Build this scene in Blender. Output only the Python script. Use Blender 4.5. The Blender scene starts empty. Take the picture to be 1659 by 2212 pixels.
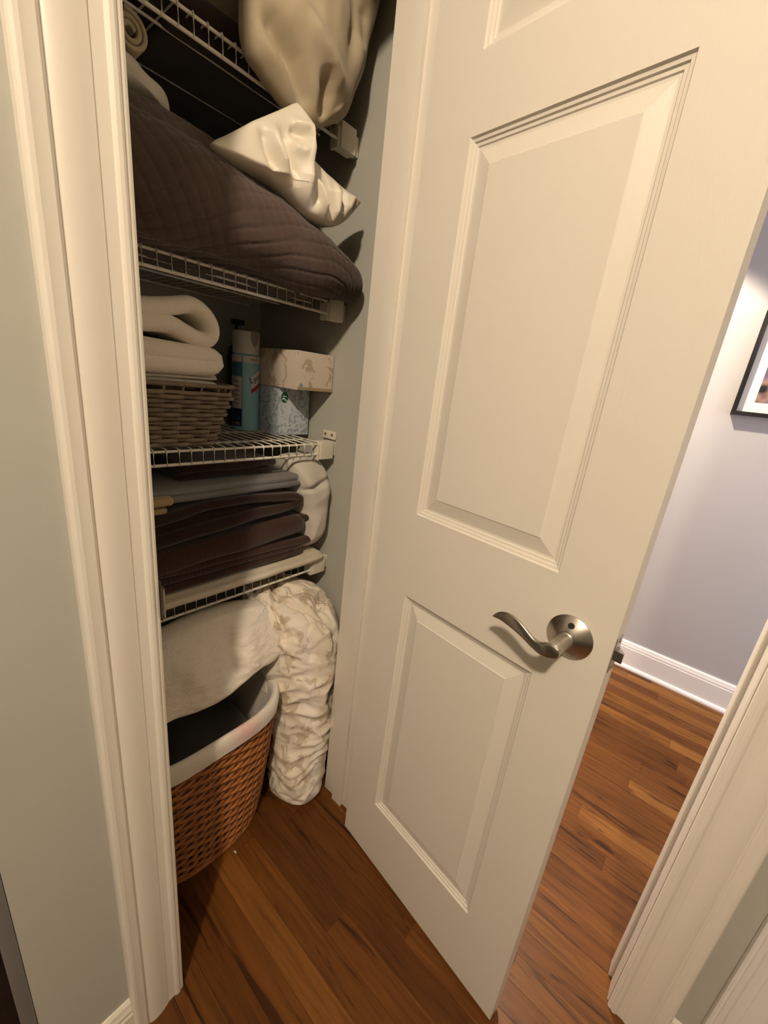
import bpy, bmesh, math, random
from mathutils import Vector, Matrix, noise

random.seed(7)
sc = bpy.context.scene
col = sc.collection

# ------------------------------------------------------------------ camera
cam_d = bpy.data.cameras.new('camera')
cam_d.sensor_fit = 'HORIZONTAL'
cam_d.sensor_width = 36.0
cam_d.lens = 19.153
cam_d.clip_start = 0.02
cam = bpy.data.objects.new('camera', cam_d)
col.objects.link(cam)
fwd = Vector((0.74596622, 0.59328831, -0.30256137))
rgt = Vector((0.64595423, -0.75513461, 0.11186985))
upv = Vector((0.16210349, 0.27889193, 0.946542))
cam.matrix_world = Matrix(((rgt.x, upv.x, -fwd.x, 0.0), (rgt.y, upv.y, -fwd.y, 0.0),
                           (rgt.z, upv.z, -fwd.z, 1.2485), (0, 0, 0, 1)))
sc.camera = cam

# ------------------------------------------------------------------ world, lights, exposure
w = bpy.data.worlds.new('world'); sc.world = w; w.use_nodes = True
w.node_tree.nodes['Background'].inputs[0].default_value = (0.62, 0.72, 1.0, 1)
w.node_tree.nodes['Background'].inputs[1].default_value = 0.35

def light(name, kind, loc, energy, color, size=0.1, rot=(0, 0, 0), size_y=None):
    d = bpy.data.lights.new(name, kind); d.energy = energy; d.color = color
    if kind in ('POINT', 'SPOT'):
        d.shadow_soft_size = size
    else:
        d.shape = 'RECTANGLE' if size_y else 'DISK'
        d.size = size
        if size_y: d.size_y = size_y
    o = bpy.data.objects.new(name, d); col.objects.link(o); o.location = loc; o.rotation_euler = rot
    return o

WARM = (1.0, 0.81, 0.60)
light('room_ceiling_lamp', 'POINT', (-0.82, -0.36, 2.46), 126, WARM, 0.055)
hd = light('hall_downlight', 'SPOT', (1.72, 0.64, 2.485), 255, (1.0, 0.83, 0.62), 0.03)
hd.data.spot_size = math.radians(95); hd.data.spot_blend = 0.12
light('hall_daylight', 'AREA', (1.60, -1.95, 1.35), 34, (0.84, 0.83, 1.0), 1.1, (math.radians(90), 0, 0), 1.7)

vs = sc.view_settings
vs.view_transform = 'Standard'; vs.look = 'None'; vs.gamma = 1.0; vs.exposure = 0.0
vs.use_curve_mapping = False
sc.cycles.max_bounces = 8
sc.cycles.diffuse_bounces = 5
sc.cycles.use_denoising = True

# ------------------------------------------------------------------ material helpers
def nmat(name):
    m = bpy.data.materials.new(name); m.use_nodes = True
    nt = m.node_tree; b = nt.nodes['Principled BSDF']
    return m, nt, b

def N(nt, t, **kw):
    n = nt.nodes.new(t)
    for k, v in kw.items():
        if hasattr(n, k): setattr(n, k, v)
        else: n.inputs[k].default_value = v
    return n

def coords(nt, scale=(1, 1, 1), rot=(0, 0, 0), kind='Object', rnd=False):
    tc = N(nt, 'ShaderNodeTexCoord'); mp = N(nt, 'ShaderNodeMapping')
    mp.inputs['Scale'].default_value = scale; mp.inputs['Rotation'].default_value = rot
    nt.links.new(tc.outputs[kind], mp.inputs['Vector'])
    if rnd:
        oi = N(nt, 'ShaderNodeObjectInfo'); mu = N(nt, 'ShaderNodeMath', operation='MULTIPLY'); mu.inputs[1].default_value = 37.0
        nt.links.new(oi.outputs['Random'], mu.inputs[0])
        cx = N(nt, 'ShaderNodeCombineXYZ')
        for i in range(3): nt.links.new(mu.outputs[0], cx.inputs[i])
        nt.links.new(cx.outputs[0], mp.inputs['Location'])
    return mp.outputs['Vector']

def ramp(nt, fac, stops):
    r = N(nt, 'ShaderNodeValToRGB')
    e = r.color_ramp.elements
    while len(e) < len(stops): e.new(0.5)
    for el, (p, c) in zip(e, stops):
        el.position = p; el.color = (*c, 1)
    nt.links.new(fac, r.inputs['Fac'])
    return r.outputs['Color']

def bump(nt, b, height, strength=0.3, dist=0.002):
    n = N(nt, 'ShaderNodeBump'); n.inputs['Strength'].default_value = strength; n.inputs['Distance'].default_value = dist
    nt.links.new(height, n.inputs['Height']); nt.links.new(n.outputs[0], b.inputs['Normal'])

def tex_noise(nt, vec, scale, detail=4, rough=0.55, dist=0.0):
    n = N(nt, 'ShaderNodeTexNoise'); n.inputs['Scale'].default_value = scale
    n.inputs['Detail'].default_value = detail; n.inputs['Roughness'].default_value = rough
    n.inputs['Distortion'].default_value = dist
    nt.links.new(vec, n.inputs['Vector'])
    return n.outputs['Fac']

def paint(name, c, rough=0.5, nscale=180, strength=0.06, spec=0.4):
    m, nt, b = nmat(name)
    v = coords(nt)
    f = tex_noise(nt, v, 3.0, 2)
    nt.links.new(ramp(nt, f, [(0.3, tuple(x * 0.97 for x in c)), (0.7, c)]), b.inputs['Base Color'])
    b.inputs['Roughness'].default_value = rough
    b.inputs['Specular IOR Level'].default_value = spec
    bump(nt, b, tex_noise(nt, v, nscale, 3), strength, 0.001)
    return m

def fabric(name, c1, c2=None, rough=0.9, wscale=420, strength=0.35, blotch=9, sheen=0.2, dist=0.0012, spec=0.15, stretch=(1, 1, 1)):
    m, nt, b = nmat(name)
    v = coords(nt, stretch)
    c2 = c2 or tuple(x * 0.9 for x in c1)
    f = tex_noise(nt, v, blotch, 4)
    nt.links.new(ramp(nt, f, [(0.35, c2), (0.65, c1)]), b.inputs['Base Color'])
    b.inputs['Roughness'].default_value = rough
    b.inputs['Specular IOR Level'].default_value = spec
    b.inputs['Sheen Weight'].default_value = sheen
    bump(nt, b, tex_noise(nt, v, wscale, 3), strength, dist)
    return m

M = {}
M['trim'] = paint('trim_paint', (0.80, 0.755, 0.68), 0.38, 140, 0.05)
M['sage'] = paint('sage_wall_paint', (0.47, 0.47, 0.42), 0.75, 260, 0.10, 0.25)
M['hallwall'] = paint('hall_wall_paint', (0.47, 0.455, 0.47), 0.75, 260, 0.10, 0.25)
M['ceil'] = paint('ceiling_paint', (0.78, 0.76, 0.72), 0.85)
M['base'] = paint('baseboard_paint', (0.82, 0.80, 0.80), 0.35, 120, 0.03)
M['wire'] = paint('white_coated_wire', (0.78, 0.75, 0.66), 0.4, 300, 0.0)
M['plastic'] = paint('white_plastic', (0.74, 0.69, 0.58), 0.45, 300, 0.0)
M['shadetrim'] = paint('shaded_trim_grey', (0.20, 0.19, 0.19), 0.5)  # grey made darker so the strip carries its shade in the colour
M['darkfill'] = paint('dark_room_shade', (0.018, 0.012, 0.009), 0.45)  # near black, painted darkness of the room beyond
M['black'] = paint('black_plastic', (0.008, 0.008, 0.009), 0.35)
M['framek'] = paint('black_frame_lacquer', (0.012, 0.011, 0.011), 0.3)
M['mat'] = paint('picture_mat_board', (0.85, 0.83, 0.78), 0.8)

def door_paint():
    m, nt, b = nmat('moulded_door_paint')
    b.inputs['Base Color'].default_value = (0.80, 0.755, 0.68, 1)
    b.inputs['Roughness'].default_value = 0.36
    b.inputs['Specular IOR Level'].default_value = 0.45
    v = coords(nt, (26, 26, 1.4))
    g = tex_noise(nt, v, 9.0, 5, 0.6, 0.6)
    bump(nt, b, g, 0.22, 0.0012)
    return m
M['door'] = door_paint()

def nickel():
    m, nt, b = nmat('brushed_nickel')
    b.inputs['Base Color'].default_value = (0.52, 0.48, 0.43, 1)
    b.inputs['Metallic'].default_value = 1.0
    b.inputs['Roughness'].default_value = 0.30
    v = coords(nt, (40, 40, 700))
    bump(nt, b, tex_noise(nt, v, 3.0, 2), 0.08, 0.0005)
    return m
M['nickel'] = nickel()
M['brass'] = paint('dark_hinge_metal', (0.16, 0.12, 0.08), 0.4)
M['hole'] = paint('dark_hole', (0.004, 0.004, 0.004), 0.6)

def oak():
    m, nt, b = nmat('stained_oak')
    v = coords(nt, (1, 0.055, 1), rnd=True)
    v2 = coords(nt, (1, 0.10, 1), rnd=True)
    g = tex_noise(nt, v, 95.0, 6, 0.62, 0.35)
    big = tex_noise(nt, v2, 24.0, 4, 0.6, 1.6)
    oi = N(nt, 'ShaderNodeObjectInfo')
    base = ramp(nt, oi.outputs['Random'], [(0.0, (0.085, 0.029, 0.0055)), (0.3, (0.135, 0.049, 0.010)), (0.6, (0.105, 0.038, 0.007)), (0.85, (0.180, 0.072, 0.015)), (1.0, (0.225, 0.098, 0.022))])  # board tones darkened in place of the shadow on the closet floor
    gr = ramp(nt, g, [(0.30, (0.62, 0.55, 0.50)), (0.52, (1, 1, 1)), (0.75, (1.18, 1.16, 1.10))])
    bg = ramp(nt, big, [(0.34, (0.20, 0.15, 0.16)), (0.40, (0.85, 0.82, 0.80)), (0.60, (1.0, 1.0, 1.0)), (0.74, (1.45, 1.45, 1.35))])
    m1 = N(nt, 'ShaderNodeMix', data_type='RGBA', blend_type='MULTIPLY'); m1.inputs['Factor'].default_value = 1
    m2 = N(nt, 'ShaderNodeMix', data_type='RGBA', blend_type='MULTIPLY'); m2.inputs['Factor'].default_value = 0.85
    nt.links.new(base, m1.inputs['A']); nt.links.new(gr, m1.inputs['B'])
    nt.links.new(m1.outputs['Result'], m2.inputs['A']); nt.links.new(bg, m2.inputs['B'])
    nt.links.new(m2.outputs['Result'], b.inputs['Base Color'])
    b.inputs['Roughness'].default_value = 0.40
    b.inputs['Specular IOR Level'].default_value = 0.22
    bump(nt, b, g, 0.08, 0.001)
    return m
M['oak'] = oak()
M['subfloor'] = paint('dark_floor_gap', (0.03, 0.014, 0.007), 0.7)

M['cream'] = fabric('cream_cotton', (0.47, 0.395, 0.275), (0.43, 0.36, 0.245), wscale=600, strength=0.2)
M['creamdark'] = fabric('cream_piping', (0.70, 0.62, 0.48), wscale=600)
M['beige'] = fabric('beige_cotton', (0.40, 0.32, 0.20), wscale=600, strength=0.2)
M['mauve'] = fabric('mauve_fleece', (0.085, 0.05, 0.06), wscale=300)
M['quilt'] = fabric('brown_quilted_cotton', (0.088, 0.058, 0.047), (0.075, 0.049, 0.040), wscale=700, strength=0.25, sheen=0.25)
M['satin'] = fabric('white_satin', (0.80, 0.74, 0.62), (0.76, 0.70, 0.58), rough=0.42, wscale=900, strength=0.05, sheen=0.1, spec=0.5)
M['whitecloth'] = fabric('white_cotton', (0.66, 0.62, 0.55), wscale=500, strength=0.25)
M['plush'] = fabric('white_plush', (0.86, 0.80, 0.70), (0.82, 0.76, 0.66), wscale=260, strength=0.5, dist=0.002)
M['terry'] = fabric('white_terry', (0.88, 0.82, 0.73), (0.83, 0.77, 0.68), wscale=210, strength=0.9, dist=0.003, stretch=(1, 1, 1.8))
M['choco'] = fabric('chocolate_fleece', (0.030, 0.014, 0.009), (0.022, 0.010, 0.007), wscale=320, strength=0.5, sheen=0.3)
M['greysheet'] = fabric('grey_sheet', (0.135, 0.13, 0.125), rough=0.8, wscale=500, strength=0.2)
M['tan'] = fabric('tan_sheet', (0.40, 0.30, 0.17), wscale=400)
M['linen'] = fabric('cream_sheet', (0.66, 0.60, 0.48), wscale=500, strength=0.2)
M['liner'] = fabric('white_cotton_liner', (0.72, 0.69, 0.64), (0.68, 0.63, 0.59), wscale=500, strength=0.25)
def stained_liner():
    m, nt, b = nmat('stained_liner')
    v = coords(nt)
    sub = N(nt, 'ShaderNodeVectorMath', operation='DISTANCE'); nt.links.new(v, sub.inputs[0]); sub.inputs[1].default_value = (0.435, 0.694, 0.418)
    ad = N(nt, 'ShaderNodeMath', operation='MULTIPLY_ADD'); nt.links.new(tex_noise(nt, v, 40, 3), ad.inputs[0]); ad.inputs[1].default_value = 0.05; nt.links.new(sub.outputs['Value'], ad.inputs[2])
    nt.links.new(ramp(nt, ad.outputs[0], [(0.035, (0.74, 0.50, 0.47)), (0.075, (0.74, 0.70, 0.64))]), b.inputs['Base Color'])
    b.inputs['Roughness'].default_value = 0.9
    bump(nt, b, tex_noise(nt, v, 500, 3), 0.25, 0.001)
    return m
M['liner'] = stained_liner()
M['slate'] = fabric('slate_grey_filling', (0.075, 0.072, 0.070), wscale=400)  # hamper filling, dark for the towel's shadow and dark plastic

def ribbed():
    m, nt, b = nmat('ribbed_brown_blanket')
    b.inputs['Base Color'].default_value = (0.046, 0.022, 0.016, 1); b.inputs['Roughness'].default_value = 0.92
    b.inputs['Sheen Weight'].default_value = 0.3; b.inputs['Specular IOR Level'].default_value = 0.1
    v = coords(nt, (1, 0.2, 0.2))
    wv = N(nt, 'ShaderNodeTexWave'); wv.bands_direction = 'X'; wv.inputs['Scale'].default_value = 32; wv.inputs['Distortion'].default_value = 1.2
    nt.links.new(v, wv.inputs['Vector'])
    bump(nt, b, wv.outputs['Fac'], 0.22, 0.0015)
    return m
M['ribbed'] = ribbed()

def floral(name, ground, motif, scale, lo=0.50, hi=0.56, rough=0.85, bumpy=True, dist=2.5):
    m, nt, b = nmat(name)
    v = coords(nt)
    f = tex_noise(nt, v, scale, 3, 0.6, dist)
    nt.links.new(ramp(nt, f, [(lo, ground), (hi, motif)]), b.inputs['Base Color'])
    b.inputs['Roughness'].default_value = rough
    b.inputs['Specular IOR Level'].default_value = 0.25
    if bumpy: bump(nt, b, tex_noise(nt, v, 500, 2), 0.2, 0.001)
    return m
M['duvet'] = floral('floral_comforter', (0.82, 0.74, 0.63), (0.57, 0.48, 0.36), 24, 0.535, 0.60, dist=0.6)
M['boxbeige'] = floral('beige_leaf_print', (0.66, 0.58, 0.49), (0.47, 0.37, 0.27), 26, 0.56, 0.58, 0.55, False, 1.2)
M['boxblue'] = floral('blue_lace_print', (0.56, 0.62, 0.68), (0.30, 0.38, 0.45), 48, 0.52, 0.56, 0.5, False, 1.8)
M['green'] = paint('green_sticker', (0.01, 0.115, 0.05), 0.4)
M['whiteprint'] = paint('white_print', (0.75, 0.73, 0.68), 0.5)
M['bluedot'] = paint('blue_print', (0.20, 0.30, 0.45), 0.5)
M['canblue'] = paint('can_light_blue', (0.26, 0.50, 0.62), 0.3)
M['canmid'] = paint('can_mid_blue', (0.07, 0.19, 0.30), 0.3)
M['cannavy'] = paint('can_navy', (0.010, 0.013, 0.075), 0.3)
M['canred'] = paint('can_red', (0.42, 0.03, 0.03), 0.3)
M['cangrey'] = paint('can_small_print_grey', (0.30, 0.28, 0.27), 0.5)
M['canpale'] = paint('can_pale_print', (0.55, 0.50, 0.46), 0.4)
M['capwhite'] = paint('spray_cap_white', (0.66, 0.65, 0.63), 0.4)

def wicker(name, c1, c2, rough=0.55):
    m, nt, b = nmat(name)
    v = coords(nt)
    f = tex_noise(nt, v, 45, 4)
    oi = N(nt, 'ShaderNodeObjectInfo')
    mx = N(nt, 'ShaderNodeMath', operation='ADD'); ml = N(nt, 'ShaderNodeMath', operation='MULTIPLY'); ml.inputs[1].default_value = 0.25
    nt.links.new(oi.outputs['Random'], ml.inputs[0]); nt.links.new(f, mx.inputs[0]); nt.links.new(ml.outputs[0], mx.inputs[1])
    nt.links.new(ramp(nt, mx.outputs[0], [(0.38, c2), (0.85, c1)]), b.inputs['Base Color'])
    b.inputs['Roughness'].default_value = rough
    bump(nt, b, tex_noise(nt, v, 300, 3), 0.2, 0.001)
    return m
M['willow'] = wicker('orange_willow', (0.40, 0.155, 0.040), (0.24, 0.080, 0.018))
M['seagrass'] = wicker('taupe_seagrass', (0.26, 0.20, 0.14), (0.16, 0.12, 0.085), 0.75)

def art():
    m, nt, b = nmat('picture_print')
    v = coords(nt)
    f = tex_noise(nt, v, 9, 2)
    nt.links.new(ramp(nt, f, [(0.38, (0.018, 0.020, 0.022)), (0.47, (0.36, 0.22, 0.18)), (0.55, (0.17, 0.14, 0.22)), (0.7, (0.05, 0.05, 0.06))]), b.inputs['Base Color'])
    b.inputs['Roughness'].default_value = 0.3
    return m
M['art'] = art()

# ------------------------------------------------------------------ object helpers
def link(o, parent=None):
    col.objects.link(o)
    if parent is not None:
        o.parent = parent
        o.matrix_parent_inverse = Matrix.Translation(-world_loc(parent))
    return o

def world_loc(p):
    # parents are only ever translated; nested mesh parents sit at the origin of their own parent's space
    if p.type == 'EMPTY': return Vector(p.location)
    return Vector((0, 0, 0))

def thing(name, label, cat, loc, group=None, kind=None):
    o = bpy.data.objects.new(name, None); col.objects.link(o)
    o.location = loc; o.empty_display_size = 0.05
    tag(o, label, cat, group, kind)
    return o

def tag(o, label=None, cat=None, group=None, kind=None):
    if label: o['label'] = label
    if cat: o['category'] = cat
    if group: o['group'] = group
    if kind: o['kind'] = kind
    return o

def mesh(name, verts, faces, mat, parent=None, smooth=True, autosmooth=None):
    me = bpy.data.meshes.new(name)
    me.from_pydata([tuple(v) for v in verts], [], faces)
    me.update()
    bm = bmesh.new(); bm.from_mesh(me); bmesh.ops.recalc_face_normals(bm, faces=bm.faces[:]); bm.to_mesh(me); bm.free()
    me.materials.append(M[mat] if isinstance(mat, str) else mat)
    if smooth:
        for p in me.polygons: p.use_smooth = True
        if autosmooth: 
            me.set_sharp_from_angle(angle=math.radians(autosmooth))
    o = bpy.data.objects.new(name, me)
    return link(o, parent)

def bm_obj(name, bm, mat, parent=None, smooth=True, angle=35):
    me = bpy.data.meshes.new(name)
    bmesh.ops.recalc_face_normals(bm, faces=bm.faces[:])
    bm.to_mesh(me); bm.free()
    me.materials.append(M[mat] if isinstance(mat, str) else mat)
    if smooth:
        for p in me.polygons: p.use_smooth = True
        me.set_sharp_from_angle(angle=math.radians(angle))
    return link(bpy.data.objects.new(name, me), parent)

def add_box(bm, x0, x1, y0, y1, z0, z1, bev=0.0, xf=None):
    r = bmesh.ops.create_cube(bm, size=1.0)
    vs_ = r['verts']
    for v in vs_:
        v.co = Vector((x0 + (v.co.x + .5) * (x1 - x0), y0 + (v.co.y + .5) * (y1 - y0), z0 + (v.co.z + .5) * (z1 - z0)))
    if bev:
        es = list({e for v in vs_ for e in v.link_edges})
        r2 = bmesh.ops.bevel(bm, geom=es, offset=bev, segments=2, affect='EDGES', profile=0.7)
        vs_ = r2['verts'] + [v for v in vs_ if v.is_valid]
    if xf:
        for v in set(vs_):
            if v.is_valid: v.co = xf @ v.co

def box(name, x0, x1, y0, y1, z0, z1, mat, parent=None, bev=0.0, xf=None):
    bm = bmesh.new(); add_box(bm, x0, x1, y0, y1, z0, z1, bev)
    if xf:
        for v in bm.verts: v.co = xf @ v.co
    return bm_obj(name, bm, mat, parent)

def tube_data(pts, r, sides=8, closed=False, radii=None):
    pts = [Vector(p) for p in pts]; n = len(pts); V = []; F = []
    up = Vector((0, 0, 1))
    for i, p in enumerate(pts):
        a = pts[(i - 1) % n] if (closed or i > 0) else p
        b = pts[(i + 1) % n] if (closed or i < n - 1) else p
        t = (b - a).normalized()
        s = t.cross(up)
        if s.length < 1e-4: s = t.cross(Vector((0, 1, 0)))
        s.normalize(); q = s.cross(t)
        rr = radii[i] if radii else r
        for k in range(sides):
            an = 2 * math.pi * k / sides
            V.append(p + s * (math.cos(an) * rr) + q * (math.sin(an) * rr))
    m = n if closed else n - 1
    for i in range(m):
        for k in range(sides):
            j = (i + 1) % n
            F.append((i * sides + k, i * sides + (k + 1) % sides, j * sides + (k + 1) % sides, j * sides + k))
    if not closed:
        F.append(tuple(range(sides))); F.append(tuple((n - 1) * sides + k for k in range(sides)))
    return V, F

def tube(name, pts, r, mat, parent=None, sides=8, closed=False, radii=None):
    V, F = tube_data(pts, r, sides, closed, radii)
    return mesh(name, V, F, mat, parent, True, 50)

def join(parts):
    V = []; F = []
    for v, f in parts:
        o = len(V); V += list(v); F += [tuple(i + o for i in q) for q in f]
    return V, F

def prism(name, poly, axis, a0, a1, mat, parent=None, angle=30):
    """extrude a closed 2-D polygon along an axis ('x','y','z')"""
    n = len(poly)
    def P(q, a):
        return {'z': (q[0], q[1], a), 'y': (q[0], a, q[1]), 'x': (a, q[0], q[1])}[axis]
    V = [P(q, a0) for q in poly] + [P(q, a1) for q in poly]
    F = [(i, (i + 1) % n, n + (i + 1) % n, n + i) for i in range(n)] + [tuple(range(n)), tuple(range(n, 2 * n))]
    return mesh(name, V, F, mat, parent, True, angle)

def lathe_data(profile, seg, frame):
    """profile (r, h) revolved about the frame's third axis; frame = (origin, ex, ey, ez)"""
    o, ex, ey, ez = frame; V = []; F = []
    for r, h in profile:
        for k in range(seg):
            a = 2 * math.pi * k / seg
            V.append(o + ex * (r * math.cos(a)) + ey * (r * math.sin(a)) + ez * h)
    n = len(profile)
    for i in range(n - 1):
        for k in range(seg):
            F.append((i * seg + k, i * seg + (k + 1) % seg, (i + 1) * seg + (k + 1) % seg, (i + 1) * seg + k))
    F.append(tuple(range(seg))); F.append(tuple((n - 1) * seg + k for k in range(seg)))
    return V, F

def nz(x, y, z): return noise.noise(Vector((x, y, z)))

def spline(pts, n, closed=True):
    """Catmull-Rom resample by arc length"""
    P = [Vector(p) for p in pts]; m = len(P); dense = []
    segs = m if closed else m - 1
    for i in range(segs):
        if closed: a, b, c, d = P[(i - 1) % m], P[i], P[(i + 1) % m], P[(i + 2) % m]
        else: a, b, c, d = P[max(i - 1, 0)], P[i], P[min(i + 1, m - 1)], P[min(i + 2, m - 1)]
        for k in range(12):
            t = k / 12
            dense.append(0.5 * ((2 * b) + (c - a) * t + (2 * a - 5 * b + 4 * c - d) * t * t + (3 * b - a - 3 * c + d) * t ** 3))
    if closed: dense.append(dense[0])
    else: dense.append(P[-1])
    L = [0]
    for a, b in zip(dense, dense[1:]): L.append(L[-1] + (b - a).length)
    out = []; j = 0; cnt = n if closed else n - 1
    for i in range(n):
        s = L[-1] * i / cnt
        while j < len(L) - 2 and L[j + 1] < s: j += 1
        t = (s - L[j]) / max(L[j + 1] - L[j], 1e-9)
        out.append(dense[j].lerp(dense[j + 1], min(max(t, 0), 1)))
    return out

def puff(name, outline, y0, front, back, mat, parent=None, tilt=(0, 0), center=None, disp=None, nr=26, nt=120, p=2.6, q=0.55, linear=False, even=False):
    """cushion with its seam outline in (x, z), its mid surface near y0 and a bulge to both sides"""
    O = outline if linear else spline([(a, b, 0) for a, b in outline], nt)
    O = [Vector((a[0], a[1])) for a in O]; nt = len(O)
    c = Vector(center) if center else sum(O, Vector((0, 0))) / nt
    V = []; F = []
    rs = [math.sin(math.pi / 2 * k / nr) for k in range(1, nr + 1)]
    if even: rs = [0.75 * k / nr + 0.25 * math.sin(math.pi / 2 * k / nr) for k in range(1, nr + 1)]
    for side in (0, 1):
        base = len(V)
        def pt(P2, r):
            h = max(0.0, 1 - r ** p) ** q
            y = y0 + tilt[0] * (P2.x - c.x) + tilt[1] * (P2.y - c.y) + (-front * h if side == 0 else back * h)
            v = Vector((P2.x, y, P2.y))
            if disp: v = disp(v, r, side, h)
            return v
        V.append(pt(c, 0))
        for r in rs:
            for o in O: V.append(pt(c + (o - c) * r, r))
        for k in range(nt): F.append((base, base + 1 + k, base + 1 + (k + 1) % nt))
        for i in range(nr - 1):
            for k in range(nt):
                a = base + 1 + i * nt
                F.append((a + k, a + (k + 1) % nt, a + nt + (k + 1) % nt, a + nt + k))
    o = mesh(name, V, F, mat, parent)
    bm = bmesh.new(); bm.from_mesh(o.data); bmesh.ops.remove_doubles(bm, verts=bm.verts[:], dist=0.0004)
    bmesh.ops.recalc_face_normals(bm, faces=bm.faces[:]); bm.to_mesh(o.data); bm.free()
    return o

def slab_data(x0, x1, y0, y1, z0, z1, ex=5, exy=7, nu=40, nv=40, warp=None):
    """soft folded slab: superellipse section in (y,z) swept along x with rounded ends"""
    cx, cy, cz = (x0 + x1) / 2, (y0 + y1) / 2, (z0 + z1) / 2; hx, hy, hz = (x1 - x0) / 2, (y1 - y0) / 2, (z1 - z0) / 2
    V = []; F = []
    sg = lambda v, e: math.copysign(abs(v) ** e, v)
    for i in range(nu + 1):
        s = math.sin(math.pi / 2 * (2 * i / nu - 1))
        e = 2 * hx / hz
        k = max(0.0, 1 - abs(s) ** 30) ** 0.5
        kz = max(0.02, k)
        for j in range(nv):
            a = 2 * math.pi * j / nv
            y = cy + hy * sg(math.cos(a), 2 / exy) * (0.9 + 0.1 * k)
            z = cz + hz * sg(math.sin(a), 2 / 2.4 if abs(math.cos(a)) > 0.97 else 2 / ex) * kz
            v = Vector((cx + hx * s, y, z))
            if warp: v = warp(v)
            V.append(v)
    for i in range(nu):
        for j in range(nv):
            F.append((i * nv + j, i * nv + (j + 1) % nv, (i + 1) * nv + (j + 1) % nv, (i + 1) * nv + j))
    F.append(tuple(range(nv))); F.append(tuple(nu * nv + j for j in range(nv)))
    return V, F

def ribbon_data(path, thick, y0, y1, n=70, nv=28, warp=None, rnd=3.0):
    """thick folded cloth: path in (x, z), cloth thickness across it, depth y0..y1"""
    P = spline([(a, b, 0) for a, b in path], n, False); V = []; F = []
    sg = lambda v, e: math.copysign(abs(v) ** e, v)
    cy, hy = (y0 + y1) / 2, (y1 - y0) / 2
    for i, p in enumerate(P):
        a = P[max(i - 1, 0)]; b = P[min(i + 1, n - 1)]
        t = (b - a).normalized(); nn = Vector((-t.y, t.x))
        e = min(i, n - 1 - i) / 2.0
        k = min(1.0, 0.35 + 0.65 * min(e, 1.0))
        th = thick(i / (n - 1)) if callable(thick) else thick
        for j in range(nv):
            an = 2 * math.pi * j / nv
            rd = th / 2
            if j < nv // 2: aa = math.pi * (j / (nv // 2 - 1) - 0.5); u = rd * math.sin(aa) * k; y = cy + (hy - rd) + rd * math.cos(aa) * k
            else: aa = math.pi * ((j - nv // 2) / (nv - nv // 2 - 1) + 0.5); u = rd * math.sin(aa) * k; y = cy - (hy - rd) + rd * math.cos(aa) * k
            v = Vector((p.x + nn.x * u, y, p.y + nn.y * u))
            if warp: v = warp(v)
            V.append(v)
    for i in range(n - 1):
        for j in range(nv):
            F.append((i * nv + j, i * nv + (j + 1) % nv, (i + 1) * nv + (j + 1) % nv, (i + 1) * nv + j))
    F.append(tuple(range(nv))); F.append(tuple((n - 1) * nv + j for j in range(nv)))
    return V, F

# ================================================================== THE SETTING
ZC = 2.50
def struct(o, label=None, cat=None):
    o['kind'] = 'structure'
    if label: o['label'] = label
    if cat: o['category'] = cat
    return o

# floor with individual boards running along y
floor = struct(box('floor', -3.6, 2.30, -3.0, 1.45, -0.06, -0.012, 'subfloor'), 'stained oak strip floor through closet and hall, darkened in place of a shadow', 'floor')
LEN = [0.42, 0.55, 0.68, 0.80, 0.95, 1.15]
PW = 0.0572
pm = []
for L in LEN:
    bm = bmesh.new(); add_box(bm, -PW / 2 + 0.0002, PW / 2 - 0.0002, -L / 2 + 0.0002, L / 2 - 0.0002, -0.012, 0.0, 0.0003)
    me = bpy.data.meshes.new('plank'); bmesh.ops.recalc_face_normals(bm, faces=bm.faces[:]); bm.to_mesh(me); bm.free(); me.materials.append(M['oak']); pm.append(me)
rng = random.Random(3)
nplank = 0
x = -0.30
while x < 2.26:
    y = -1.75 - rng.random() * 0.7
    ymax = 1.30
    while y < ymax:
        k = rng.randrange(6); L = LEN[k]
        o = bpy.data.objects.new('plank', pm[k]); col.objects.link(o); o.parent = floor
        o.location = (x, y + L / 2, 0)
        y += L; nplank += 1
    x += PW

# closet front wall (hall face y = .56, closet face y = .672)
def wall(name, parts, mat, label):
    bm = bmesh.new()
    for b in parts: add_box(bm, *b)
    return struct(bm_obj(name, bm, mat, None, False), label, 'wall')
wall('wall_front', [(-0.002, 0.192, 0.56, 0.672, -0.012, ZC), (0.73, 0.83, 0.56, 0.672, -0.012, ZC), (0.192, 0.73, 0.56, 0.672, 2.06, ZC)], 'sage',
     'sage green wall framing the open linen closet')
wall('wall_back', [(0.09, 0.94, 1.26, 1.32, -0.012, ZC)], 'sage', 'sage back wall of the linen closet')
wall('wall_right', [(0.83, 0.94, 0.56, 1.26, -0.012, ZC)], 'sage', 'sage side wall of the closet holding the shelf ends')
wall('wall_left', [(0.03, 0.10, 0.672, 1.26, -0.012, ZC)], 'sage', 'hidden left side wall of the closet')
wall('wall_passage', [(0.825, 0.94, -2.9, -0.155, -0.012, ZC), (0.825, 0.94, -0.155, 0.56, 2.09, ZC)], 'sage', 'sage wall around the cased opening at right')
wall('wall_hall', [(2.244, 2.30, -2.2, 1.9, -0.012, ZC)], 'hallwall', 'pale grey lavender hall wall with the framed picture')
wall('wall_hall_end', [(0.94, 2.30, 1.45, 1.55, -0.012, ZC)], 'hallwall', 'far end wall of the hall')
wall('wall_behind', [(-3.6, 0.94, -3.0, -2.9, -0.012, ZC), (-3.6, -3.5, -2.9, 0.672, -0.012, ZC)], 'sage', 'walls of the room behind the viewer')
wall('wall_corner', [(-3.5, -0.86, 0.56, 0.672, -0.012, ZC), (-0.86, -0.002, 0.56, 0.672, 2.06, ZC)], 'sage', 'sage wall around the dark slab at far left')
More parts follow.
